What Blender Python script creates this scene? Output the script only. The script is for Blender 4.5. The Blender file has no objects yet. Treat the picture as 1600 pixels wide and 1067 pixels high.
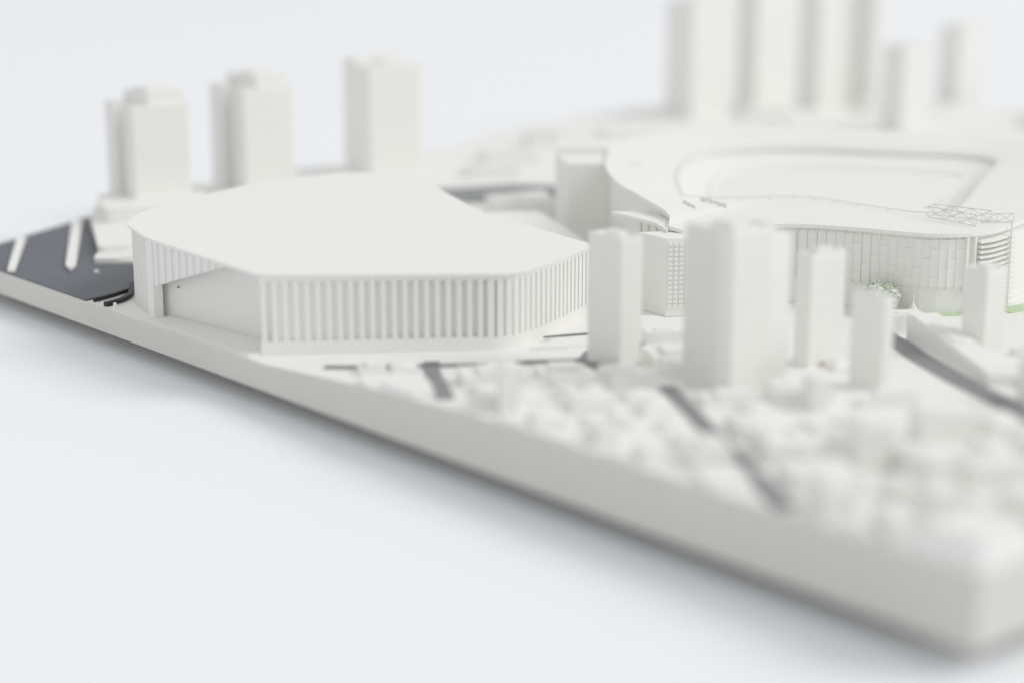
import bpy, bmesh, math, random
from mathutils import Vector, Matrix
from math import sin, cos, pi, radians, sqrt, atan2, hypot

sc = bpy.context.scene
COL = sc.collection
rnd = random.Random(11)

# ------------------------------------------------------------------ camera
# world: X runs along the cut front edge of the model (positive = near right corner),
# Y runs along its right side, z = 0 is the underside of the board; camera is 1 unit above that
PITCH = radians(13.813)
fwd = Vector((-0.75918 * cos(PITCH), 0.65088 * cos(PITCH), -sin(PITCH)))
right = Vector((0.65088, 0.75918, 0))
up = right.cross(fwd)
cam = bpy.data.cameras.new('camera')
camo = bpy.data.objects.new('camera', cam)
COL.objects.link(camo)
M = Matrix((right, up, -fwd)).transposed().to_4x4()
M.translation = Vector((1.3115, -1.9638, 1.0))
camo.matrix_world = M
cam.sensor_width = 36
cam.lens = 62.55
cam.clip_start = 0.02
cam.clip_end = 500
cam.dof.use_dof = True
cam.dof.focus_distance = 4.22
cam.dof.aperture_fstop = 0.62
cam.dof.aperture_blades = 0
sc.camera = camo

# ------------------------------------------------------------------ studio light
world = bpy.data.worlds.new('World')
sc.world = world
world.use_nodes = True
bg = world.node_tree.nodes['Background']
bg.inputs['Color'].default_value = (0.985, 0.995, 1.0, 1)
bg.inputs['Strength'].default_value = 0.69
key = bpy.data.lights.new('softbox', 'AREA')
key.shape = 'DISK'
key.size = 62.0
key.energy = 1.36 * pi * 120.0 ** 2
key.color = (1.0, 0.99, 0.97)
keyo = bpy.data.objects.new('softbox', key)
COL.objects.link(keyo)
AZ, EL, DIST = radians(42), radians(43), 120.0
ldir = Vector((cos(AZ) * cos(EL), sin(AZ) * cos(EL), sin(EL)))
keyo.location = Vector((-2, 2, 0)) + ldir * DIST
keyo.rotation_euler = ldir.to_track_quat('Z', 'Y').to_euler()
sc.view_settings.view_transform = 'Standard'
sc.view_settings.look = 'None'
sc.view_settings.exposure = 0.0
sc.view_settings.gamma = 1.0
sc.cycles.max_bounces = 10
sc.cycles.diffuse_bounces = 8
sc.cycles.use_denoising = True

# ------------------------------------------------------------------ materials
def mat(name, col, rough=0.6, var=0.03, scale=30.0, bump=0.0, spec=0.3):
    m = bpy.data.materials.new(name)
    m.use_nodes = True
    nt = m.node_tree
    b = nt.nodes['Principled BSDF']
    b.inputs['Roughness'].default_value = rough
    b.inputs['Specular IOR Level'].default_value = spec
    tc = nt.nodes.new('ShaderNodeTexCoord')
    n = nt.nodes.new('ShaderNodeTexNoise')
    n.inputs['Scale'].default_value = scale
    n.inputs['Detail'].default_value = 4
    nt.links.new(tc.outputs['Object'], n.inputs['Vector'])
    r = nt.nodes.new('ShaderNodeValToRGB')
    r.color_ramp.elements[0].position = 0.3
    r.color_ramp.elements[1].position = 0.7
    r.color_ramp.elements[0].color = tuple(c * (1 - var) for c in col) + (1,)
    r.color_ramp.elements[1].color = tuple(min(1, c * (1 + var)) for c in col) + (1,)
    nt.links.new(n.outputs['Fac'], r.inputs['Fac'])
    nt.links.new(r.outputs['Color'], b.inputs['Base Color'])
    if bump:
        n2 = nt.nodes.new('ShaderNodeTexNoise')
        n2.inputs['Scale'].default_value = scale * 12
        nt.links.new(tc.outputs['Object'], n2.inputs['Vector'])
        bp = nt.nodes.new('ShaderNodeBump')
        bp.inputs['Strength'].default_value = bump
        bp.inputs['Distance'].default_value = 0.001
        nt.links.new(n2.outputs['Fac'], bp.inputs['Height'])
        nt.links.new(bp.outputs['Normal'], b.inputs['Normal'])
    return m

WHITE = mat('model_white', (0.868, 0.862, 0.838), 0.6, 0.008, 6, 0.15)
BOARD = mat('board_shaded_white', (0.69, 0.676, 0.64), 0.65, 0.01, 5, 0.15)  # board white greyed down, extra shade painted into the side faces
FLOOR = mat('studio_white', (0.900, 0.915, 0.945), 0.7, 0.0, 3)
DARK = mat('water_charcoal', (0.125, 0.135, 0.160), 0.5, 0.06, 5)
ROAD = mat('road_grey', (0.27, 0.275, 0.28), 0.6, 0.05, 8)
TRACK = mat('track_black', (0.03, 0.032, 0.035), 0.5, 0.05, 8)
GREEN = mat('model_green', (0.55, 0.70, 0.47), 0.7, 0.05, 40)
PALEG = mat('pale_green', (0.80, 0.84, 0.75), 0.7, 0.06, 60)
STEEL = mat('truss_grey', (0.70, 0.70, 0.68), 0.5, 0.02, 20)

# ------------------------------------------------------------------ helpers
def link(name, me, m, parent=None):
    o = bpy.data.objects.new(name, me)
    COL.objects.link(o)
    if m and not me.materials:
        me.materials.append(m)
    if parent:
        o.parent = parent
    return o

def tag(o, label, cat, group=None):
    o['label'] = label
    o['category'] = cat
    if group:
        o['group'] = group
    return o

def thing(name, label, cat, loc=(0, 0, 0), rz=0.0, group=None):
    o = bpy.data.objects.new(name, None)
    o.empty_display_size = 0.02
    COL.objects.link(o)
    o.location = loc
    o.rotation_euler = (0, 0, rz)
    return tag(o, label, cat, group)

def structure(o):
    o['kind'] = 'structure'
    return o

def area(pts):
    return sum(pts[i][0] * pts[(i + 1) % len(pts)][1] - pts[(i + 1) % len(pts)][0] * pts[i][1] for i in range(len(pts))) / 2

def bm_prism(bm, pts, z0, z1):
    if area(pts) < 0:
        pts = pts[::-1]
    n = len(pts)
    a = [bm.verts.new((p[0], p[1], z0)) for p in pts]
    b = [bm.verts.new((p[0], p[1], z1)) for p in pts]
    bm.faces.new(a[::-1])
    bm.faces.new(b)
    for i in range(n):
        j = (i + 1) % n
        bm.faces.new((a[i], a[j], b[j], b[i]))

def bm_bar(bm, p, q, r=0.001, n=5):
    p, q = Vector(p), Vector(q)
    d = (q - p).normalized()
    u = d.orthogonal().normalized()
    v = d.cross(u)
    A = [bm.verts.new(p + (u * cos(2 * pi * k / n) + v * sin(2 * pi * k / n)) * r) for k in range(n)]
    B = [bm.verts.new(q + (u * cos(2 * pi * k / n) + v * sin(2 * pi * k / n)) * r) for k in range(n)]
    for k in range(n):
        bm.faces.new((A[k], A[(k + 1) % n], B[(k + 1) % n], B[k]))
    bm.faces.new(A[::-1])
    bm.faces.new(B)

def fin_mesh(bm, bev=0.0, seg=2, vertical=True):
    if bev:
        es = [e for e in bm.edges if e.calc_face_angle(0) > 0.6]
        bmesh.ops.bevel(bm, geom=es, offset=bev, segments=seg, profile=0.5, affect='EDGES', clamp_overlap=True)
    me = bpy.data.meshes.new('mesh')
    bm.normal_update()
    bm.to_mesh(me)
    bm.free()
    return me

def prism(name, pts, z0, z1, m=WHITE, parent=None, bev=0.0):
    bm = bmesh.new()
    bm_prism(bm, pts, z0, z1)
    return link(name, fin_mesh(bm, bev), m, parent)

def boxes(name, rects, m=WHITE, parent=None, bev=0.0):
    """rects: (x0,x1,y0,y1,z0,z1) joined into one part"""
    bm = bmesh.new()
    for x0, x1, y0, y1, z0, z1 in rects:
        bm_prism(bm, [(x0, y0), (x1, y0), (x1, y1), (x0, y1)], z0, z1)
    return link(name, fin_mesh(bm, bev), m, parent)

def catmull(pts, closed=True, sub=6):
    out = []
    n = len(pts)
    rng = range(n) if closed else range(n - 1)
    for i in rng:
        def g(k):
            return Vector(pts[k % n]) if closed else Vector(pts[max(0, min(n - 1, k))])
        p0, p1, p2, p3 = g(i - 1), g(i), g(i + 1), g(i + 2)
        for s in range(sub):
            t = s / sub
            out.append(0.5 * ((2 * p1) + (p2 - p0) * t + (2 * p0 - 5 * p1 + 4 * p2 - p3) * t * t + (3 * p1 - p0 - 3 * p2 + p3) * t ** 3))
    if not closed:
        out.append(Vector(pts[-1]))
    return out

def round_poly(pts, r, seg=5):
    """corner rounding of a polygon; r may be a list"""
    out = []
    n = len(pts)
    for i in range(n):
        ri = r[i] if isinstance(r, (list, tuple)) else r
        p = Vector(pts[i]); a = Vector(pts[i - 1]); b = Vector(pts[(i + 1) % n])
        if ri <= 0:
            out.append(tuple(p)); continue
        da, db = (a - p), (b - p)
        ta = p + da.normalized() * min(ri, da.length * 0.45)
        tb = p + db.normalized() * min(ri, db.length * 0.45)
        for k in range(seg + 1):
            t = k / seg
            q = ta * (1 - t) ** 2 + p * 2 * t * (1 - t) + tb * t * t
            out.append((q.x, q.y))
    return out

def along(path, d0, d1=None):
    """point and tangent at arclength d0 of an open polyline"""
    for i in range(len(path) - 1):
        a, b = Vector(path[i]), Vector(path[i + 1])
        l = (b - a).length
        if d0 <= l or i == len(path) - 2:
            t = (b - a) / l
            return a + t * d0, t
        d0 -= l

def plen(path):
    return sum((Vector(path[i + 1]) - Vector(path[i])).length for i in range(len(path) - 1))

def ribbon(name, path, w, z, m, h=0.0):
    bm = bmesh.new()
    P = [Vector(p) for p in path]
    L, R = [], []
    for i, p in enumerate(P):
        t = (P[min(i + 1, len(P) - 1)] - P[max(i - 1, 0)]).normalized()
        nn = Vector((-t.y, t.x))
        L.append(p + nn * w / 2); R.append(p - nn * w / 2)
    pts = [(q.x, q.y) for q in L] + [(q.x, q.y) for q in R[::-1]]
    bm_prism(bm, pts, z - max(h, 0.003), z)
    return link(name, fin_mesh(bm), m)

E1 = Vector((0.5131, 0.8583))        # along the arena's finned front and the cross streets
E2 = Vector((-0.8583, 0.5131))       # away from the camera, along the long streets
G = 0.06                             # top of the board

# ------------------------------------------------------------------ floor and board
bm = bmesh.new()
bmesh.ops.create_circle(bm, cap_ends=True, segments=96, radius=160)
fl = link('floor', fin_mesh(bm), FLOOR)
fl.location = (-2, 3, -0.040)
structure(fl)

BASE = [(0, 0), (0, 5.6), (-3.55, 5.5), (-4.75, 4.25), (-4.62, 3.52), (-4.43, 2.86), (-4.16, 2.38), (-4.10, 1.65),
        (-4.04, 1.20), (-3.65, 0.57), (-3.40, 0.155), (-3.29, 0.0)]
board = thing('model_board', 'thick white baseboard carrying the whole city model, raised off the floor', 'baseboard')
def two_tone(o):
    """white top, sides in the greyer white that paints in their shade"""
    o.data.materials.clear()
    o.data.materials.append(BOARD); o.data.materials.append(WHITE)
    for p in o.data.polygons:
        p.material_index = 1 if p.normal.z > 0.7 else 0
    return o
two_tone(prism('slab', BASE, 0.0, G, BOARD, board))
# the town ground climbs gently toward the near right corner
RISE = [(-1.52, 0.0), (-1.36, 0.014), (-1.12, 0.032), (-0.85, 0.044), (-0.25, 0.050), (0.02, 0.056)]
def bco(x, y):
    return 0.8583 * x - 0.5131 * y
def gz(x, y):
    b = bco(x, y)
    if b <= RISE[0][0]: return G
    for (b0, r0), (b1, r1) in zip(RISE, RISE[1:]):
        if b <= b1: return G + r0 + (r1 - r0) * (b - b0) / (b1 - b0)
    return G + RISE[-1][1]
def clip(poly, a, b, c):
    """keep a*x+b*y+c >= 0"""
    out = []
    for i in range(len(poly)):
        p, q = poly[i], poly[(i + 1) % len(poly)]
        dp, dq = a * p[0] + b * p[1] + c, a * q[0] + b * q[1] + c
        if dp >= 0: out.append(p)
        if dp * dq < 0:
            s = dp / (dp - dq)
            out.append((p[0] + (q[0] - p[0]) * s, p[1] + (q[1] - p[1]) * s))
    return out
bm = bmesh.new()
for (b0, r0), (b1, r1) in zip(RISE, RISE[1:]):
    poly = clip(clip([(0, 0), (0, 5.0), (-3.2, 5.0), (-3.2, 0)], 0.8583, -0.5131, -b0), -0.8583, 0.5131, b1)
    if area(poly) < 0: poly = poly[::-1]
    T = [bm.verts.new((x, y, gz(x, y))) for x, y in poly]
    B = [bm.verts.new((x, y, G + 0.0001)) for x, y in poly]
    bm.faces.new(T)
    for i in range(len(poly)):
        j = (i + 1) % len(poly)
        p, q = poly[i], poly[j]
        if (abs(p[1]) < 1e-6 and abs(q[1]) < 1e-6) or (abs(p[0]) < 1e-6 and abs(q[0]) < 1e-6):
            try: bm.faces.new((B[i], B[j], T[j], T[i]))
            except ValueError: pass
bmesh.ops.remove_doubles(bm, verts=bm.verts, dist=1e-5)
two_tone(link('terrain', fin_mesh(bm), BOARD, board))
def inset(pts, k, c):
    return [(c[0] + (p[0] - c[0]) * k, c[1] + (p[1] - c[1]) * k) for p in pts]
prism('plinth', inset(BASE, 0.86, (-2.1, 2.6)), -0.039, -0.0005, WHITE, board)

# water of the dock on the left, far channels, roads
wz = G + 0.004
structure(prism('water', [(-3.288, 0.002), (-2.575, 0.002), (-2.592, 0.069), (-2.62, 0.138), (-2.66, 0.2), (-2.70, 0.36), (-3.0, 0.60),
                          (-3.35, 1.0), (-3.85, 0.91), (-3.648, 0.572), (-3.398, 0.157)], G - 0.001, wz, DARK))
structure(prism('water', [(-3.38, 1.72), (-3.10, 1.62), (-2.94, 1.78), (-2.93, 1.93), (-3.15, 2.10), (-3.29, 1.99), (-3.34, 1.84)], G - 0.001, wz, ROAD))


# pair of black track strips by the arena's left foot
tr = thing('ramp_track', 'black hairpin ramp track on the front edge beside the dark dock', 'track', (-2.55, 0.06, G))
def strip(name, path, w, z0, z1, m, parent, off):
    P = catmull(path, False, 5)
    L, R = [], []
    for i, p in enumerate(P):
        t = (P[min(i + 1, len(P) - 1)] - P[max(i - 1, 0)]).normalized()
        nn = Vector((-t.y, t.x))
        L.append(p + nn * w / 2); R.append(p - nn * w / 2)
    pts = [(q.x - off[0], q.y - off[1]) for q in L] + [(q.x - off[0], q.y - off[1]) for q in R[::-1]]
    return prism(name, pts, z0, z1, m, parent)
strip('strip', [(-2.553, 0.012), (-2.571, 0.07), (-2.600, 0.128)], 0.007, 0.001, 0.010, TRACK, tr, (-2.55, 0.06))
strip('strip', [(-2.490, 0.010), (-2.510, 0.063), (-2.545, 0.105), (-2.606, 0.146), (-2.66, 0.175)], 0.013, 0.001, 0.011, TRACK, tr, (-2.55, 0.06))
tag(boxes('kerb_post', [(-2.452, -2.446, 0.010, 0.016, G, G + 0.016), (-2.455, -2.443, 0.008, 0.018, G, G + 0.003)]),
    'tiny white post on the front edge between ramp track and arena', 'post')

# piers in the dock
def pier(name, pts, label, z1):
    p = thing(name, label, 'pier', (pts[0][0], pts[0][1], G))
    lp = [(x - pts[0][0], y - pts[0][1]) for x, y in pts]
    prism('deck', lp, 0.006, z1, WHITE, p, 0.002)
    c = Vector((sum(q[0] for q in lp) / len(lp), sum(q[1] for q in lp) / len(lp)))
    for k in (0.2, 0.5, 0.8):
        a = Vector(lp[0]).lerp(Vector(lp[-1]), 0.5); b = 2 * c - a
        q = a.lerp(b, k)
        prism('pile', [(q.x - .006, q.y - .006), (q.x + .006, q.y - .006), (q.x + .006, q.y + .006), (q.x - .006, q.y + .006)], 0.004, 0.0065, WHITE, p)
    return p
pier('pier', [(-2.992, 0.004), (-2.981, 0.011), (-3.398, 0.243), (-3.420, 0.227), (-3.006, 0.002)],
     'narrow white pier across the dark dock nearest the left picture edge', 0.014)
pier('pier', [(-2.905, 0.130), (-2.945, 0.166), (-3.535, 0.490), (-3.563, 0.472), (-2.958, 0.143)],
     'white pier with pointed end in the dark dock beside the tower podium', 0.014)

# ------------------------------------------------------------------ towers
def tower(name, label, corner, L, R, z1, floors=0, z0=G, style='plain', top=None, group='tall white tower blocks', rz=0.0, bandw=0.0016):
    z0 = min(gz(corner[0] - L, corner[1] + R), gz(corner[0], corner[1])) - 0.0005 if z0 == G else z0
    t = thing(name, label, 'tower', (corner[0], corner[1], z0), rz, group)
    h = z1 - z0
    if style == 'groove':
        w = L
        boxes('shaft', [(-0.32 * w, 0, 0, R, 0, h - 0.004)], WHITE, t, 0.0015)
        boxes('groove_wall', [(-0.64 * w, -0.32 * w - 0.0002, 0.045, R - 0.01, 0, h - 0.028)], WHITE, t)
        boxes('wing', [(-w, -0.64 * w - 0.0002, 0, R - 0.005, 0, h + 0.004)], WHITE, t, 0.0015)
        boxes('penthouse', [(-0.96 * w, -0.05 * w, 0.060, R - 0.012, h - 0.028, h + 0.036)], WHITE, t, 0.003)
        boxes('plant_room', [(-0.70 * w, -0.22 * w, 0.075, R - 0.035, h + 0.0365, h + 0.044)], WHITE, t, 0.002)
    elif style == 'split':
        w = L
        boxes('shaft', [(-0.55 * w, 0, 0, R, 0, h)], WHITE, t, 0.0015)
        boxes('wing', [(-w, -0.55 * w - 0.0002, 0.012, R + 0.012, 0, h + 0.020)], WHITE, t, 0.0015)
        boxes('penthouse', [(-0.50 * w, -0.12 * w, R * 0.35, R * 0.8, h + 0.0003, h + 0.012)], WHITE, t, 0.002)
    else:
        boxes('shaft', [(-L, 0, 0, R, 0, h)], WHITE, t, 0.0015)
        boxes('parapet', [(-L, 0, 0.0, 0.005, h + .0002, h + 0.006), (-L, 0, R - 0.005, R, h + .0002, h + 0.006),
                          (-L, -L + 0.005, 0.0052, R - 0.0052, h + .0002, h + 0.006), (-0.005, 0, 0.0052, R - 0.0052, h + .0002, h + 0.006)], WHITE, t)
        boxes('plant_room', [(-0.72 * L, -0.28 * L, R * 0.3, R * 0.72, h + 0.0003, h + 0.012)], WHITE, t, 0.0015)
    if floors:
        bm = bmesh.new()
        x0 = 0.0
        bm_prism(bm, [(x0 + .0002, 0.004), (x0 + bandw, 0.004), (x0 + bandw, R - 0.004), (x0 + .0002, R - 0.004)], 0, h / floors * 0.45)
        me = fin_mesh(bm)
        for k in range(1, floors):
            o = link('floor_band', me, WHITE, t)
            o.location = (0, 0, h * k / floors)
    return t

tower('tower', 'grooved white tower on the dock podium, leftmost of all towers', (-3.438, 0.622), 0.165, 0.190, 0.418, 24, style='groove')
tower('tower', 'white stepped-top tower second from left, behind the arena roof', (-3.655, 1.144), 0.205, 0.190, 0.418, 24, style='groove')
tower('tower', 'slender white tower standing alone third from left behind the arena', (-3.728, 1.704), 0.172, 0.225, 0.452, 24, style='split')
# far cluster at the top right
tower('tower', 'tall far tower cut by the top edge, leftmost of the far cluster', (-4.232, 3.849), 0.165, 0.260, 0.578, 0, style='plain', group='far tower cluster')
tower('tower', 'tall far tower second in the cluster, its top out of frame', (-4.163, 4.198), 0.124, 0.275, 0.70, 0, style='plain', group='far tower cluster')
tower('tower', 'tall far tower third in the cluster, its top out of frame', (-4.111, 4.578), 0.135, 0.275, 0.72, 0, style='plain', group='far tower cluster')
tower('tower', 'tall far tower at the right end of the far cluster', (-4.015, 4.857), 0.104, 0.06, 0.70, 0, style='plain', group='far tower cluster')
tower('tower', 'short greyish far tower just right of the far cluster', (-3.32, 4.172), 0.115, 0.188, 0.416, 0, style='plain', group='far tower cluster')
tower('tower', 'small pale far tower standing alone in the top right', (-3.825, 5.27), 0.124, 0.20, 0.428, 0, style='plain', group='far tower cluster')
# near towers
tower('tower', 'white tower beside the right end of the finned arena', (-1.219, 0.495), 0.096, 0.061, 0.341, 22, group='near towers')
n2 = tower('tower', 'widest near tower with floor lines, standing before the stadium', (-0.890, 0.466), 0.121, 0.115, 0.405, 26, group='near towers', bandw=0.0022)
bmp = bmesh.new(); bm_prism(bmp, [(-0.0014, -0.0030), (0.0014, -0.0030), (0.0014, -0.0003), (-0.0014, -0.0003)], 0.0, 0.315)
me_p = fin_mesh(bmp)
for k in range(9):
    o = link('pier_strip', me_p, WHITE, n2); o.location = (-0.036 - 0.0105 * k, 0, 0)
boxes('side_wing', [(-0.11, -0.010, 0.1155, 0.175, 0, 0.298)], WHITE, n2, 0.0015)
tower('tower', 'pale mid-height tower with bright flat roof right of the widest tower', (-0.952, 0.767), 0.038, 0.107, 0.312, 16, group='near towers')
tower('tower', 'short grey-sided tower before the pale green tree', (-0.714, 0.697), 0.077, 0.031, 0.275, 14, group='near towers')
tower('tower', 'slim tower before the louvred stadium corner', (-0.779, 1.120), 0.056, 0.071, 0.260, 14, group='near towers')
tower('tower', 'grey tower cut off by the right picture edge', (-0.43, 0.80), 0.052, 0.09, 0.185, 0, group='near towers')

# podium of the leftmost tower
pod = thing('podium', 'rounded white podium block at the foot of the leftmost tower', 'podium', (-2.95, 0.26, G))
def off(pts, o):
    return [(x - o[0], y - o[1]) for x, y in pts]
po = (-2.95, 0.26)
prism('lower_block', off(round_poly([(-2.965, 0.228), (-2.93, 0.272), (-2.935, 0.40), (-3.20, 0.66), (-3.36, 0.50)], 0.015), po), 0.0, 0.018, WHITE, pod)
prism('deck', off(round_poly([(-3.02, 0.272), (-2.985, 0.36), (-3.40, 0.94), (-3.66, 0.60), (-3.50, 0.50)], 0.03), po), 0.0182, 0.036, WHITE, pod, 0.002)
prism('upper_block', off(round_poly([(-3.33, 0.46), (-3.26, 0.62), (-3.42, 0.86), (-3.62, 0.72), (-3.60, 0.575)], [0.02, 0.03, 0.03, 0.03, 0.05], 6), po), 0.0362, 0.078, WHITE, pod, 0.004)
prism('front_step', off([(-2.925, 0.276), (-2.90, 0.305), (-2.915, 0.345), (-2.932, 0.35)], po), 0.0, 0.012, WHITE, pod)
tag(boxes('harbour_marker', [(-2.866, -2.858, 0.178, 0.186, G + 0.002, G + 0.010), (-2.869, -2.855, 0.175, 0.189, G + 0.001, G + 0.0045)]),
    'tiny white marker in the dark dock near the podium', 'marker')
tag(boxes('jetty_block', [(-2.82, -2.76, 0.262, 0.31, G + 0.002, G + 0.009), (-2.81, -2.775, 0.27, 0.30, G + 0.0092, G + 0.013)], ROAD),
    'low grey block in the dock between podium and arena wall', 'block')

# ------------------------------------------------------------------ arena
AR = [(-2.545, 0.118), (-2.495, 0.078), (-2.325, 0.036), (-1.845, 0.034), (-1.530, 0.478), (-1.577, 0.640), (-1.658, 0.828),
      (-2.08, 0.862), (-2.41, 0.980), (-2.63, 1.060), (-2.80, 0.960), (-2.82, 0.720), (-2.73, 0.440), (-2.60, 0.170)]
arena = thing('arena', 'large white arena with flat roof and rows of vertical fins along its front', 'arena', (-2.2, 0.5, G))
ao = (-2.2, 0.5)
ZR = 0.232 - G
roofo = round_poly(AR, [0.04, 0.04, 0.05, 0.03, 0.05, 0.06, 0.03, 0.05, 0.05, 0.08, 0.06, 0.06, 0.06, 0.05])
prism('roof', off(roofo, ao), ZR - 0.010, ZR - 0.004, WHITE, arena, 0.0015)
CORE = [(-2.525, 0.138), (-2.480, 0.102), (-2.345, 0.064), (-2.346, 0.072), (-2.084, 0.098), (-1.868, 0.118), (-1.834, 0.068), (-1.558, 0.474), (-1.605, 0.636), (-1.686, 0.808),
        (-2.08, 0.842), (-2.41, 0.96), (-2.63, 1.04), (-2.78, 0.945), (-2.80, 0.72), (-2.71, 0.445), (-2.585, 0.185)]
prism('wall', off(CORE, ao), 0.0, ZR - 0.0102, WHITE, arena)
# low plinth under the front fins
def band(path, d0, d1, z0, z1, name, n=1):
    """vertical band following an open path: from d0 to d1 outward of the path (outward = right of travel)"""
    P = [Vector(p) for p in path]
    O, I = [], []
    for i, p in enumerate(P):
        t = (P[min(i + 1, len(P) - 1)] - P[max(i - 1, 0)]).normalized()
        nn = Vector((t.y, -t.x))
        O.append(p + nn * d1); I.append(p + nn * d0)
    pts = [(q.x, q.y) for q in I] + [(q.x, q.y) for q in O[::-1]]
    return prism(name, off(pts, ao), z0, z1, WHITE, arena)
FRONT = [(-1.845, 0.036), (-1.530, 0.485)]
front_path = round_poly([(-1.8445, 0.0345), (-1.532, 0.478), (-1.579, 0.640), (-1.660, 0.826)], [0, 0.05, 0.05, 0], 6)
band(front_path, -0.030, -0.004, 0.0002, 0.028, 'base_band')
band(front_path, -0.030, -0.003, ZR - 0.019, ZR - 0.0104, 'head_band')
# fins: one mesh per kind, placed along the facade path
def fin(w, d, z0, z1, name='fin'):
    bm = bmesh.new()
    bm_prism(bm, [(-w / 2, 0), (w / 2, 0), (w / 2, d), (-w / 2, d)], z0, z1)
    return fin_mesh(bm)
fin_a = fin(0.0108, 0.0235, 0.0282, ZR - 0.0192)
fin_b = fin(0.0150, 0.0235, 0.0282, ZR - 0.0192)
FP = [Vector(p) for p in front_path]
tot = plen(FP)
d = 0.008
while d < tot - 0.004:
    p, t = along(FP, d)
    first = d < 0.475
    o = link('fin', fin_a if first else fin_b, WHITE, arena)
    nn = Vector((-t.y, t.x))
    q = p + nn * 0.0035
    o.location = (q.x - ao[0], q.y - ao[1], 0)
    o.rotation_euler = (0, 0, atan2(t.y, t.x))
    d += 0.0232 if first else 0.0212
# left rounded wall with fine ribs down to the ground
left_path = round_poly([(-2.59, 0.180), (-2.528, 0.128), (-2.484, 0.092), (-2.331, 0.052)], [0, 0.035, 0.03, 0], 6)
LP = [Vector(p) for p in left_path]
band(left_path, -0.012, 0.004, 0.0002, ZR - 0.0106, 'corner_wall')
rib = fin(0.006, 0.0045, 0.0004, ZR - 0.0108)
d = 0.012
tl = plen(LP)
while d < tl - 0.02:
    p, t = along(LP, d)
    nn = Vector((t.y, -t.x))
    q = p + nn * 0.0040
    o = link('rib', rib, WHITE, arena)
    o.location = (q.x - ao[0], q.y - ao[1], 0)
    o.rotation_euler = (0, 0, atan2(t.y, t.x) + pi)
    d += 0.0155
# corner pier and wedge canopy of ribbed panels above the open entrance
prism('corner_pier', off([(-2.338, 0.041), (-2.306, 0.038), (-2.302, 0.060), (-2.337, 0.0595)], ao), 0.0001, ZR - 0.0107, WHITE, arena)
x0, x1 = -2.305, -2.00
zb0, zb1 = 0.068, ZR - 0.016
nseg = 19
for k in range(nseg):
    xa = x0 + (x1 - x0) * k / nseg
    xb = x0 + (x1 - x0) * (k + 1) / nseg
    za, zb = zb0 + (zb1 - zb0) * k / nseg, zb0 + (zb1 - zb0) * (k + 1) / nseg
    bm = bmesh.new()
    yy = 0.042 if k % 2 == 0 else 0.046
    V = []
    for y in (yy, 0.058):
        V += [bm.verts.new((xa - ao[0], y - ao[1], za)), bm.verts.new((xb - 0.0002 - ao[0], y - ao[1], zb)),
              bm.verts.new((xb - 0.0002 - ao[0], y - ao[1], ZR - 0.0104)), bm.verts.new((xa - ao[0], y - ao[1], ZR - 0.0104))]
    bm.faces.new(V[0:4]); bm.faces.new(V[7:3:-1])
    for i in range(4):
        j = (i + 1) % 4
        bm.faces.new((V[j], V[i], V[i + 4], V[j + 4]))
    bmesh.ops.recalc_face_normals(bm, faces=bm.faces)
    link('canopy_panel', fin_mesh(bm), WHITE, arena)
# terrace before the entrance and a small lamp stub on the recessed wall
prism('terrace', off([(-2.285, 0.008), (-1.850, 0.008), (-1.850, 0.110), (-2.07, 0.092), (-2.285, 0.072)], ao), 0.0003, 0.004, WHITE, arena)
boxes('wall_stub', [(-2.262 - ao[0], -2.258 - ao[0], 0.076 - ao[1], 0.088 - ao[1], 0.066, 0.0695)], ROAD, arena)
# the roof climbs gently toward the left corner: stretch every part's height with it
def climb(x):
    return 1.0 + 0.155 * (-1.53 - x)
done = set()
for o in [c for c in COL.objects if c.parent == arena]:
    if o.data.users > 1 or o.location.length > 1e-6:
        o.scale.z = climb(o.location.x + ao[0])
    else:
        for v in o.data.vertices:
            if v.co.z > 0.01:
                v.co.z *= climb(v.co.x + ao[0])

# ------------------------------------------------------------------ stadium
so = (-1.85, 1.95)
stad = thing('stadium', 'big white stadium with ring roof, open bowl and panelled facade', 'stadium', (so[0], so[1], G))
OUT = [(-1.575, 1.010, .255), (-1.676, 1.097, .272), (-1.839, 1.161, .288), (-2.028, 1.265, .290), (-2.243, 1.427, .290), (-2.380, 1.560, .290), (-2.544, 1.734, .290),
       (-2.668, 1.936, .290), (-2.640, 2.217, .290), (-2.460, 2.530, .290), (-2.191, 2.730, .288), (-1.90, 2.84, .285), (-1.62, 2.78, .280), (-1.40, 2.53, .270), (-1.22, 2.15, .260),
       (-1.125, 1.785, .255), (-1.094, 1.664, .255), (-1.080, 1.564, .255), (-1.104, 1.484, .255), (-1.167, 1.417, .255), (-1.312, 1.364, .255), (-1.440, 1.290, .255), (-1.523, 1.150, .255)]
INN = [(-1.863, 1.392), (-1.692, 1.602), (-1.500, 1.624), (-1.335, 1.642), (-1.323, 1.757), (-1.430, 1.97), (-1.564, 2.209), (-1.70, 2.47), (-1.796, 2.621), (-1.924, 2.640), (-2.097, 2.532), (-2.351, 2.374),
       (-2.467, 2.146), (-2.393, 1.924), (-2.188, 1.664), (-2.02, 1.50)]
outc = catmull(OUT, True, 8)
innc = catmull([p + (0.25,) for p in INN], True, 8)
NR = 144
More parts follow.
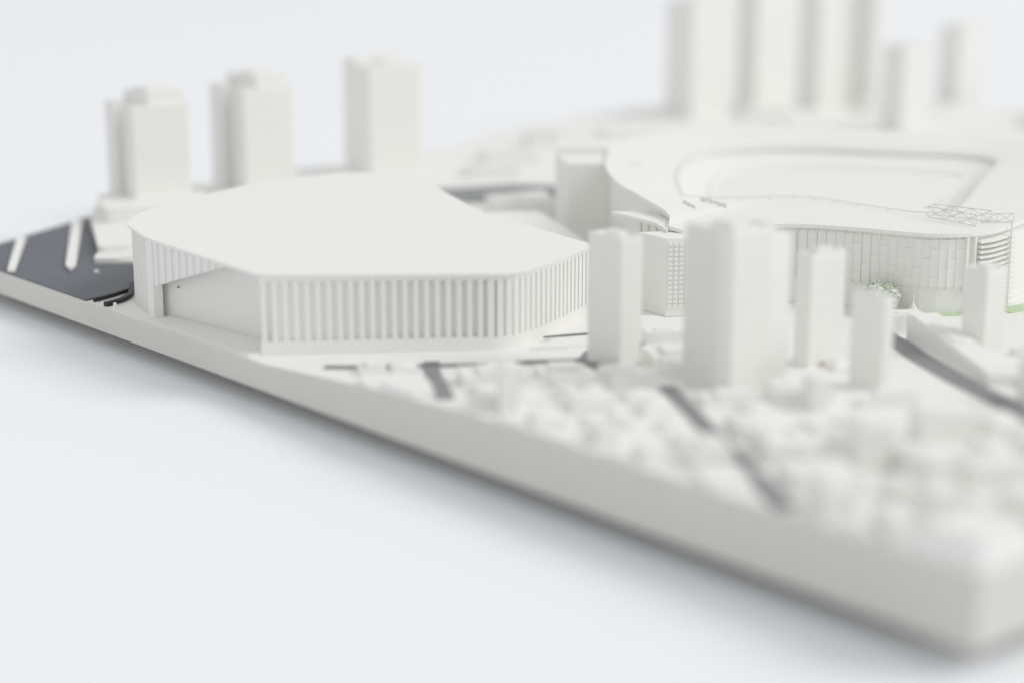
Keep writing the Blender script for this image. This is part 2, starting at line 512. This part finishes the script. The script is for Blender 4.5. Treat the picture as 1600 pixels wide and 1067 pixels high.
def polar(curve, ang):
    """intersection of a ray from the stadium centre with a closed curve"""
    dx, dy = cos(ang), sin(ang)
    best = None
    n = len(curve)
    for i in range(n):
        a, b = curve[i], curve[(i + 1) % n]
        ax, ay = a.x - so[0], a.y - so[1]
        bx, by = b.x - so[0], b.y - so[1]
        den = dx * (by - ay) - dy * (bx - ax)
        if abs(den) < 1e-12:
            continue
        t = (ax * (by - ay) - ay * (bx - ax)) / den
        s = (ax * dy - ay * dx) / den
        if t > 0 and -1e-9 <= s <= 1 + 1e-9:
            if best is None or t > best[0]:
                best = (t, a.z + (b.z - a.z) * s)
    return best
ringO = [polar(outc, 2 * pi * k / NR) for k in range(NR)]
ringI = [polar(innc, 2 * pi * k / NR) for k in range(NR)]
def ring_mesh(profile):
    """profile: list of functions (k)->(radius, z) swept round the stadium centre, closed loop of sections"""
    bm = bmesh.new()
    R = []
    for fn in profile:
        row = []
        for k in range(NR):
            r, z = fn(k)
            a = 2 * pi * k / NR
            row.append(bm.verts.new((r * cos(a), r * sin(a), z - G)))
        R.append(row)
    m = len(R)
    for i in range(m):
        A, B = R[i], R[(i + 1) % m]
        for k in range(NR):
            j = (k + 1) % NR
            bm.faces.new((A[k], A[j], B[j], B[k]))
    bmesh.ops.recalc_face_normals(bm, faces=bm.faces)
    return fin_mesh(bm)
def ro(k, dr=0, dz=0): return (ringO[k][0] + dr, ringO[k][1] + dz)
def ri(k, dr=0, dz=0): return (ringI[k][0] + dr, 0.25 + dz)
link('roof', ring_mesh([lambda k: ro(k), lambda k: ro(k, 0, -0.009), lambda k: ri(k, 0, -0.009), lambda k: ri(k)]), WHITE, stad)
link('outer_wall', ring_mesh([lambda k: ro(k, -0.016, -0.0092), lambda k: (ringO[k][0] - 0.016, G + .0005), lambda k: (ringO[k][0] - 0.05, G + .0005), lambda k: ro(k, -0.05, -0.0092)]), WHITE, stad)
link('seating_slope', ring_mesh([lambda k: ri(k, 0.012, -0.0092), lambda k: (ringI[k][0] * 0.82, G + 0.150), lambda k: (ringI[k][0] * 0.82, G + 0.140), lambda k: ri(k, 0.012, -0.020)]), WHITE, stad)
link('lower_terrace', ring_mesh([lambda k: (ringI[k][0] * 0.8195, G + 0.1525), lambda k: (ringI[k][0] * 0.78, G + 0.1525), lambda k: (ringI[k][0] * 0.78, G + 0.140), lambda k: (ringI[k][0] * 0.8195, G + 0.140)]), WHITE, stad)
bm = bmesh.new()
bm.faces.new([bm.verts.new((ringI[k][0] * 0.80 * cos(2 * pi * k / NR), ringI[k][0] * 0.80 * sin(2 * pi * k / NR), 0.148)) for k in range(NR)])
link('pitch', fin_mesh(bm), WHITE, stad)
# rail along the inner rim
bm = bmesh.new()
for k in range(NR):
    a, b = 2 * pi * k / NR, 2 * pi * (k + 1) / NR
    r0, r1 = ringI[k][0] + 0.006, ringI[(k + 1) % NR][0] + 0.006
    bm_bar(bm, (r0 * cos(a), r0 * sin(a), 0.25 - G + 0.008), (r1 * cos(b), r1 * sin(b), 0.25 - G + 0.008), 0.0013, 4)
    if k % 3 == 0:
        bm_bar(bm, (r0 * cos(a), r0 * sin(a), 0.25 - G - 0.001), (r0 * cos(a), r0 * sin(a), 0.25 - G + 0.008), 0.0010, 4)
link('rim_rail', fin_mesh(bm), STEEL, stad)

# near facade: panels, mullions, louvres
near = catmull([p[:2] for p in [OUT[22], OUT[21], OUT[20], OUT[19], OUT[18], OUT[17], OUT[16], OUT[15]]], False, 10)
nl = plen(near)
ZT = 0.255 - G - 0.0095
pan = None
def slab_mesh(w, d, z0, z1):
    bm = bmesh.new()
    bm_prism(bm, [(-w / 2, -d), (w / 2, -d), (w / 2, 0), (-w / 2, 0)], z0, z1)
    return fin_mesh(bm)
panel_hi = slab_mesh(0.0212, 0.0060, 0.1138, ZT - 0.006)
panel_lo = slab_mesh(0.0212, 0.0045, 0.062, 0.1136)
panel_mid = slab_mesh(0.0212, 0.0035, 0.062, ZT - 0.006)
mull = slab_mesh(0.0018, 0.0075, 0.060, ZT - 0.0005)
def put(name, me, p, t, out, parent=stad, z=0.0, m=WHITE):
    nn = Vector((t.y, -t.x))        # right of travel = outward here
    q = p + nn * out
    o = link(name, me, m, parent)
    o.location = (q.x - so[0], q.y - so[1], z)
    o.rotation_euler = (0, 0, atan2(t.y, t.x))
    return o
pitchd = 0.0215
d = 0.03
# distance at which the panelled part ends (corner before the louvres)
d_corner = plen(near[:len(near) - 28])
NROW = 5
zr0, zr1 = 0.066, ZT - 0.007
rowh = (zr1 - zr0) / NROW
cell = [slab_mesh(0.0198, dd, 0.0, rowh - 0.0002) for dd in (0.0036, 0.0044, 0.0052)]
k = 0
while d < d_corner:
    p, t = along(near, d)
    for r in range(NROW):
        put('panel', cell[(k * 2 + r * (1 if k > 11 else 0)) % 3 if k > 11 else (1 if r else 2)], p, t, -0.0165, stad, zr0 + rowh * r)
    pm, tm = along(near, d + pitchd / 2)
    put('mullion', mull, pm, tm, -0.0163)
    d += pitchd; k += 1
ds = d_corner + 0.004
p, t = along(near, ds)
put('stair_pier', slab_mesh(0.006, 0.014, 0.05, ZT - 0.0004), p, t, -0.0163)
p, t = along(near, ds + 0.022)
put('stair_pier', slab_mesh(0.006, 0.014, 0.05, ZT - 0.0004), p, t, -0.0163)
# louvres: curved shelves stacked up the rounded corner
lstart, lend = ds + 0.030, min(nl - 0.002, ds + 0.20)
for lv in range(14):
    z0 = 0.010 + lv * 0.0122
    bm = bmesh.new()
    O, I, T = [], [], []
    for s in range(13):
        p, t = along(near, lstart + (lend - lstart) * s / 12)
        nn = Vector((t.y, -t.x))
        I.append(p - nn * 0.0175); O.append(p + nn * (0.006 if s % 2 == 0 else 0.004))
    lo = []; hi = []
    for a, b in zip(I, O):
        lo.append((bm.verts.new((a.x - so[0], a.y - so[1], z0 + 0.004)), bm.verts.new((b.x - so[0], b.y - so[1], z0))))
        hi.append((bm.verts.new((a.x - so[0], a.y - so[1], z0 + 0.0085)), bm.verts.new((b.x - so[0], b.y - so[1], z0 + 0.0045))))
    for s in range(12):
        bm.faces.new((lo[s][0], lo[s + 1][0], lo[s + 1][1], lo[s][1]))
        bm.faces.new((hi[s][0], hi[s][1], hi[s + 1][1], hi[s + 1][0]))
        bm.faces.new((lo[s][1], lo[s + 1][1], hi[s + 1][1], hi[s][1]))
    bm.faces.new((lo[0][0], lo[0][1], hi[0][1], hi[0][0]))
    bm.faces.new((lo[-1][0], hi[-1][0], hi[-1][1], lo[-1][1]))
    bmesh.ops.recalc_face_normals(bm, faces=bm.faces)
    link('louvre', fin_mesh(bm), WHITE, stad)
p, t = along(near, min(nl - 0.001, ds + 0.150))
put('corner_post', slab_mesh(0.005, 0.005, 0.001, ZT + 0.02), p, t, 0.0085)

# left corner block and stepped wall
prism('corner_block', off([(-2.770, 1.725), (-2.60, 1.56), (-2.50, 1.68), (-2.64, 1.85)], so), 0.0006, 0.236, WHITE, stad, 0.002)
prism('wall_step', off([(-2.5995, 1.5595), (-2.41, 1.44), (-2.28, 1.60), (-2.4995, 1.6795)], so), 0.0006, 0.2195, WHITE, stad, 0.002)
# canopy wing at the near left corner
prism('canopy', off([(-1.862, 1.083), (-1.673, 1.050), (-1.590, 1.005), (-1.640, 1.075), (-1.79, 1.165)], so), 0.186, 0.194, WHITE, stad)
for q in ((-1.70, 1.078), (-1.735, 1.086), (-1.77, 1.095)):
    prism('canopy_prop', off([(q[0] - .004, q[1] - .004), (q[0] + .004, q[1] - .004), (q[0] + .004, q[1] + .004), (q[0] - .004, q[1] + .004)], so), 0.0007, 0.1855, WHITE, stad)
# corner stair tower with a lattice of small balconies
ct = Vector((-1.537, 0.952))
c1, c2 = ct + Vector((-0.105, 0.012)), ct + E1 * 0.085
prism('stair_tower', off([tuple(ct), tuple(c2), tuple(c2 + E2 * 0.10), tuple(c1)], so), 0.0008, 0.1855, WHITE, stad)
bal = slab_mesh(0.0095, 0.0035, 0.0, 0.0085)
for r in range(14):
    for cI in range(6):
        o = put('balcony', bal, ct + E1 * (0.008 + 0.0135 * cI), E1, 0.0003, stad, 0.022 + 0.0112 * r)

# roof trusses
def truss(a, b, h, n, name='truss', lean=(0, 0)):
    bm = bmesh.new()
    a, b = Vector(a), Vector(b)
    upv = Vector((lean[0], lean[1], h))
    r = 0.0011
    bm_bar(bm, a, b, r); bm_bar(bm, a + upv, b + upv, r)
    for k in range(n):
        p, q = a.lerp(b, k / n), a.lerp(b, (k + 1) / n)
        bm_bar(bm, p, q + upv, r * .8); bm_bar(bm, q, p + upv, r * .8)
    for k in range(n + 1):
        p = a.lerp(b, k / n)
        bm_bar(bm, p, p + upv, r * .7)
    return link(name, fin_mesh(bm), STEEL, stad)
def tp(x, y, z): return (x - so[0], y - so[1], z - G)
truss(tp(-1.285, 1.600, .257), tp(-1.135, 1.585, .257), 0.026, 3)
truss(tp(-1.300, 1.640, .257), tp(-1.150, 1.665, .257), 0.026, 3)
truss(tp(-1.300, 1.605, .276), tp(-1.305, 1.640, .278), 0.0025, 1)
truss(tp(-1.160, 1.640, .257), tp(-1.110, 1.700, .257), 0.020, 2)
truss(tp(-1.77, 1.245, .270), tp(-1.705, 1.220, .265), 0.006, 3)
truss(tp(-1.80, 1.340, .262), tp(-1.70, 1.330, .258), 0.007, 4)

# ------------------------------------------------------------------ plaza, streets, greenery
structure(prism('plaza', [(-1.50, 0.50), (-1.46, 0.57), (-1.38, 0.84), (-1.53, 0.93), (-1.62, 0.86), (-1.54, 0.64)], G - 0.0005, G + 0.007, WHITE))
slot = strip('dark_channel', [(-1.548, 0.580), (-1.528, 0.635), (-1.500, 0.700)], 0.007, G + 0.0072, G + 0.0095, TRACK, None, (0, 0))
tag(slot, 'thin black channel line on the white plaza right of the arena', 'channel')
RZ = G + 0.003
def street(pts, w, m=ROAD):
    P = catmull(pts, False, 14)
    bm = bmesh.new()
    rows = []
    for i, p in enumerate(P):
        t = (P[min(i + 1, len(P) - 1)] - P[max(i - 1, 0)]).normalized()
        nn = Vector((-t.y, t.x))
        row = []
        for q in (p + nn * w / 2, p - nn * w / 2):
            z = gz(q.x, q.y) + 0.0035
            row += [bm.verts.new((q.x, q.y, z)), bm.verts.new((q.x, q.y, z - 0.006))]
        rows.append(row)
    for a, b in zip(rows, rows[1:]):
        bm.faces.new((a[0], b[0], b[2], a[2]))
        bm.faces.new((a[0], a[1], b[1], b[0]))
        bm.faces.new((a[2], b[2], b[3], a[3]))
    bm.faces.new((rows[0][0], rows[0][2], rows[0][3], rows[0][1]))
    bm.faces.new((rows[-1][0], rows[-1][1], rows[-1][3], rows[-1][2]))
    bmesh.ops.recalc_face_normals(bm, faces=bm.faces)
    return structure(link('road', fin_mesh(bm), m))
street([(-1.655, 0.068), (-1.60, 0.12), (-1.46, 0.30), (-1.34, 0.50)], 0.030)
street([(-1.545, 0.262), (-1.43, 0.175), (-1.31, 0.100), (-1.22, 0.042)], 0.034)
street([(-1.40, 0.60), (-1.33, 0.52), (-1.22, 0.46)], 0.045)
street([(-1.10, 1.205), (-0.99, 1.125), (-0.87, 1.025), (-0.703, 0.905), (-0.50, 0.785), (-0.30, 0.665)], 0.050)
street([(-1.01, 0.420), (-0.926, 0.366), (-0.718, 0.232), (-0.491, 0.094), (-0.36, 0.015)], 0.032)
street([(-1.165, 1.385), (-1.10, 1.335), (-1.02, 1.29)], 0.018)
structure(ribbon('lawn', [(-1.19, 1.375), (-1.115, 1.485), (-1.05, 1.585)], 0.034, RZ - 0.0005, GREEN, 0.0032))
structure(ribbon('lawn', [(-1.055, 1.60), (-1.045, 1.70), (-1.06, 1.82)], 0.05, RZ - 0.0007, GREEN, 0.003))

def leafy(name, label, loc, rx, rz, n, trunk, seed, m=PALEG):
    t = thing(name, label, 'tree', loc)
    rr = random.Random(seed)
    bm = bmesh.new()
    bm_bar(bm, (0, 0, 0), (0, 0, trunk + rz * 0.5), rx * 0.06, 7)
    for k in range(5):
        a = 2 * pi * k / 5 + rr.random()
        bm_bar(bm, (0, 0, trunk), (cos(a) * rx * 0.5, sin(a) * rx * 0.5, trunk + rz * (0.5 + 0.4 * rr.random())), rx * 0.03, 5)
    link('trunk', fin_mesh(bm), WHITE, t)
    bm = bmesh.new()
    for k in range(n):
        while True:
            v = Vector((rr.uniform(-1, 1), rr.uniform(-1, 1), rr.uniform(-1, 1)))
            if 0.3 < v.length < 1: break
        lump = 0.85 + 0.15 * sin(5 * v.x + seed) * cos(4 * v.y)
        c = Vector((v.x * rx * lump, v.y * rx * lump, trunk + rz + v.z * rz * lump))
        s = rr.uniform(0.09, 0.16) * rx
        u = Vector((rr.gauss(0, 1), rr.gauss(0, 1), rr.gauss(0, 1))).normalized()
        w = u.orthogonal().normalized(); x = u.cross(w)
        bm.faces.new([bm.verts.new(c + w * s), bm.verts.new(c + x * s * .7), bm.verts.new(c - w * s), bm.verts.new(c - x * s * .7)])
    link('crown', fin_mesh(bm), m, t)
    return t
leafy('tree', 'rounded pale green model tree before the stadium facade', (-1.232, 1.358, G), 0.052, 0.034, 3200, 0.010, 3)
# small cone shelter
bm = bmesh.new()
bmesh.ops.create_cone(bm, cap_ends=True, segments=20, radius1=0.017, radius2=0.001, depth=0.028)
bmesh.ops.translate(bm, verts=bm.verts, vec=(0, 0, 0.018))
pav = thing('cone_shelter', 'tiny white cone shelter beside the pale green tree', 'shelter', (-1.175, 1.41, G))
link('canopy', fin_mesh(bm), WHITE, pav)
bm = bmesh.new(); bm_bar(bm, (0, 0, 0), (0, 0, 0.05), 0.002, 8)
link('mast', fin_mesh(bm), WHITE, pav)

# ------------------------------------------------------------------ low buildings
def block(name, label, pts, h, z0=None, group=None, kind=0, cat='building', roofbits=True):
    cx = sum(p[0] for p in pts) / len(pts); cy = sum(p[1] for p in pts) / len(pts)
    zs = [gz(*p) for p in pts]
    if z0 is None: z0 = min(zs) + 0.0003
    h += max(zs) - min(zs)
    t = thing(name, label, cat, (cx, cy, z0), 0, group)
    lp = [(x - cx, y - cy) for x, y in pts]
    prism('walls', lp, 0, h, WHITE, t, 0.0012)
    if roofbits:
        if kind == 0:      # raised flat roof panel with a plant box
            prism('roof', [(x * .9, y * .9) for x, y in lp], h + .0001, h + 0.0025, WHITE, t)
            prism('plant_box', [(x * .32 + lp[0][0] * .25, y * .32 + lp[0][1] * .25) for x, y in lp], h + 0.0026, h + 0.006, WHITE, t)
        elif kind == 1:    # set-back upper storey
            prism('upper_storey', [(x * .62 + lp[1][0] * .15, y * .62 + lp[1][1] * .15) for x, y in lp], h + .0001, h + 0.010, WHITE, t, 0.001)
        else:              # hipped roof
            bm = bmesh.new()
            if area(lp) < 0: lp = lp[::-1]
            base = [bm.verts.new((x * .97, y * .97, h + .0001)) for x, y in lp]
            topv = [bm.verts.new((x * .35, y * .35, h + 0.008)) for x, y in lp]
            bm.faces.new(topv); bm.faces.new(base[::-1])
            for i in range(len(lp)):
                j = (i + 1) % len(lp)
                bm.faces.new((base[i], base[j], topv[j], topv[i]))
            link('roof', fin_mesh(bm), WHITE, t)
    return t

def quad(p, a, b):
    p = Vector(p)
    return [tuple(p), tuple(p + E1 * a), tuple(p + E1 * a + E2 * b), tuple(p + E2 * b)]

# named low blocks
block('low_block', 'low bright block with a dark doorway between two near towers', quad((-1.325, 0.675), 0.115, 0.055), 0.038)
tag(boxes('dark_gate', [(-1.322, -1.300, 0.640, 0.652, G, G + 0.026), (-1.320, -1.302, 0.6395, 0.6525, G + 0.0261, G + 0.0285)], TRACK),
    'small dark gate box at the foot of the tower by the arena', 'gate')
block('low_block', 'plain white box block on the plaza behind the short grey-sided tower', quad((-1.085, 1.215), 0.085, 0.06), 0.040)
block('long_block', 'long white slab building along the right side of the wide diagonal street', [(-1.03, 1.195), (-0.60, 0.880), (-0.56, 0.925), (-0.99, 1.25)], 0.022)
block('low_block', 'bright flat-topped block behind the right part of the arena roof', [(-2.95, 1.58), (-2.78, 1.50), (-2.70, 1.66), (-2.90, 1.78)], 0.050)
block('low_block', 'wide low block between arena roof and grey stadium wall', [(-2.62, 1.22), (-2.02, 1.03), (-1.96, 1.14), (-2.52, 1.42)], 0.075)
block('low_block', 'narrow low block in the gap left of the stadium corner', [(-1.95, 1.00), (-1.75, 0.95), (-1.72, 1.01), (-1.93, 1.06)], 0.055)
far = [((-3.75, 2.25), (.20, .16), .035, 'far low block in the haze left of the dark channel'),
       ((-3.98, 2.66), (.14, .12), .060, 'small far block with grey side near the back edge'),
       ((-3.45, 2.45), (.34, .18), .030, 'far flat block just behind the dark channel'),
       ((-3.95, 3.05), (.22, .16), .028, 'far low block before the back left edge'),
       ((-3.20, 2.62), (.30, .20), .040, 'far white block behind the left stadium corner'),
       ((-3.45, 3.15), (.40, .22), .036, 'far long block behind the stadium roof'),
       ((-2.98, 3.32), (.45, .24), .040, 'far broad block below the tower cluster'),
       ((-3.55, 3.66), (.26, .18), .030, 'far thin block at the foot of the tower cluster'),
       ((-2.55, 3.55), (.42, .22), .034, 'far block behind the stadium right of the dark far strip'),
       ((-3.85, 4.62), (.34, .20), .045, 'far podium block under the right towers of the cluster'),
       ((-3.00, 4.72), (.36, .24), .040, 'far low block below the small pale tower'),
       ((-2.35, 4.05), (.40, .24), .036, 'far low block at the right edge behind the stadium'),
       ((-4.02, 3.98), (.20, .12), .050, 'far podium block under the leftmost tower of the cluster'),
       ((-3.95, 1.30), (.12, .10), .030, 'small block seen between the two left towers'),
       ((-3.42, 1.30), (.22, .16), .030, 'low block behind the arena roof between the left towers'),
       ((-3.52, 1.98), (.18, .12), .034, 'low block at the foot of the lone left tower')]
for i, (p, (a, b), h, lab) in enumerate(far):
    block('far_block', lab, quad(p, a, b), h, group='far low blocks', kind=i % 3)

# the blurred town: rows of small blocks, each row between two long streets
TOW = [(-1.219, 0.495, .096, .061), (-0.890, 0.466, .121, .19), (-0.952, 0.767, .038, .107), (-0.714, 0.697, .077, .031),
       (-0.779, 1.120, .056, .071), (-0.43, 0.80, .052, .09)]
LANES = [(-.735, -.595, 'row under the arena fins'), (-.545, -.40, 'row right of short dark street'),
         (-.385, -.285, 'second row right of short dark street'), (-.265, -.185, 'row left of narrow diagonal street'),
         (-.138, -.02, 'row right of narrow diagonal street'), (.0, .12, 'second row right of narrow diagonal street'),
         (.14, .27, 'row before the short grey-sided tower'), (.285, .36, 'second row left of wide diagonal street'),
         (.375, .440, 'row left of wide diagonal street'),
         (.495, .60, 'row beyond wide diagonal street'), (.62, .76, 'second row beyond wide diagonal street')]
ORD = ['first', 'second', 'third', 'fourth', 'fifth', 'sixth', 'seventh', 'eighth', 'ninth', 'tenth', 'eleventh', 'twelfth',
       'thirteenth', 'fourteenth', 'fifteenth', 'sixteenth', 'seventeenth', 'eighteenth', 'nineteenth', 'twentieth', 'twenty-first', 'twenty-second', 'twenty-third', 'twenty-fourth', 'twenty-fifth', 'twenty-sixth', 'twenty-seventh', 'twenty-eighth', 'twenty-ninth', 'thirtieth']
STREETS = [[(-1.72, 0.016), (-1.60, 0.12), (-1.46, 0.30), (-1.34, 0.50)], [(-1.40, 0.60), (-1.33, 0.52), (-1.22, 0.46)],
           [(-1.03, 1.195), (-0.60, 0.880), (-0.58, 0.90), (-1.0, 1.22)], [(-1.325, .675), (-1.28, .77)]]
def dseg(p, a, b):
    p, a, b = Vector(p), Vector(a), Vector(b)
    t = max(0, min(1, (p - a).dot(b - a) / (b - a).length_squared))
    return (p - a - (b - a) * t).length
def inview(x, y):
    v = Vector((x, y, G)) - camo.location
    D = v.dot(fwd)
    return 0.5 + v.dot(right) / D * 62.55 / 36 < 1.06
for li, (a0, a1, desc) in enumerate(LANES):
    row = []
    b = 0.60
    while b > -1.40:
        ln = rnd.uniform(0.045, 0.10) if li < 4 else rnd.uniform(0.06, 0.12)
        w0 = a0 + rnd.uniform(0.002, 0.014); w1 = a1 - rnd.uniform(0.002, 0.016)
        split = rnd.random() < (0.65 if li < 4 else 0.35) and (w1 - w0) > 0.075
        strips_ = [(w0, (w0 + w1) / 2 - 0.006), ((w0 + w1) / 2 + 0.006, w1)] if split else [(w0, w1)]
        for (s0, s1) in strips_:
            if rnd.random() < (0.16 if split else 0.08): continue
            j = rnd.uniform(-0.008, 0.008)
            # point = a*E1 - b'*E2 ; b axis runs toward the camera
            poly = [tuple(E1 * s - E2 * (bb + j)) for s, bb in ((s0, b), (s1, b), (s1, b - ln), (s0, b - ln))]
            if rnd.random() < 0.3:   # angled plot
                k = rnd.choice([0, 1, 2, 3]); q = Vector(poly[k]); c = sum((Vector(z) for z in poly), Vector((0, 0))) / 4
                poly[k] = tuple(q.lerp(c, 0.3))
            poly = clip(poly, 0, 1, -0.0006)
            if len(poly) >= 3: poly = clip(poly, -1, 0, -0.0006)
            if len(poly) < 3 or abs(area(poly)) < 0.0006: continue
            cx = sum(p[0] for p in poly) / len(poly); cy = sum(p[1] for p in poly) / len(poly)
            if li == 8 or (li == 7 and 0.8583 * cx - 0.5131 * cy < -0.72): continue
            if not inview(cx, cy): continue
            if any(tx - L - 0.035 < cx < tx + 0.035 and ty - 0.035 < cy < ty + R + 0.035 for tx, ty, L, R in TOW): continue
            if any(hypot(cx - mx, cy - my) < 0.065 for mx, my in ((-1.07, 0.08), (-0.71, 0.51), (-0.42, 0.29), (-0.43, 0.51))): continue
            if any(dseg((cx, cy), s[k], s[k + 1]) < 0.055 for s in STREETS for k in range(len(s) - 1)): continue
            bc = 0.858 * cx - 0.513 * cy
            if bc < -1.42 or (li >= 6 and bc < -1.32): continue
            if (cx + 1.53) * 0.858 - (cy - 0.47) * 0.513 < 0.10 and cy > 0.25: continue
            row.append((poly, cx, cy))
        b -= ln + rnd.uniform(0.016, 0.042)
    for i, (poly, cx, cy) in enumerate(row):
        edge = min(p[1] for p in poly) < 0.002
        hh = rnd.choice([0.014, 0.020, 0.026, 0.032, 0.044, 0.024]) * (1.0 if not edge else 0.55) * (1.0 if li < 4 else 1.15) * (0.45 if bco(cx, cy) < -0.72 else 1.0)
        kind = rnd.choice([0, 0, 1, 2])
        if edge: lab = '%s building, cut flush by front edge, %s' % (ORD[i], desc)
        else: lab = '%s low building from front edge, %s' % (ORD[i], desc)
        block('town_building', lab, poly, hh, group='low town buildings', kind=kind if len(poly) == 4 and not edge else (0 if not edge else 9), roofbits=not edge)
block('mid_block', 'narrow upright block by the front edge right of the short dark street', quad((-1.055, 0.040), 0.030, 0.06), 0.085, group='taller town blocks')
block('mid_block', 'grey-faced upright block in the town before the pale mid-height tower', quad((-0.690, 0.470), 0.028, 0.06), 0.055, group='taller town blocks')
block('mid_block', 'broad grey-faced block in the near town, blurred, below the grey-sided tower', quad((-0.405, 0.245), 0.055, 0.075), 0.075, group='taller town blocks')
block('mid_block', 'low broad bright block in the near right town', quad((-0.43, 0.45), 0.10, 0.07), 0.050, group='taller town blocks')
# the blocks flush with the near right corner
block('corner_building', 'taller white building flush with the near right corner of the board', [(-0.0008, 0.0008), (-0.0008, 0.11), (-0.10, 0.11), (-0.10, 0.0008)], 0.046, group='low town buildings', roofbits=False)
tag_o = [o for o in COL.objects if o.name.startswith('town_building')]
print('town buildings', len(tag_o))
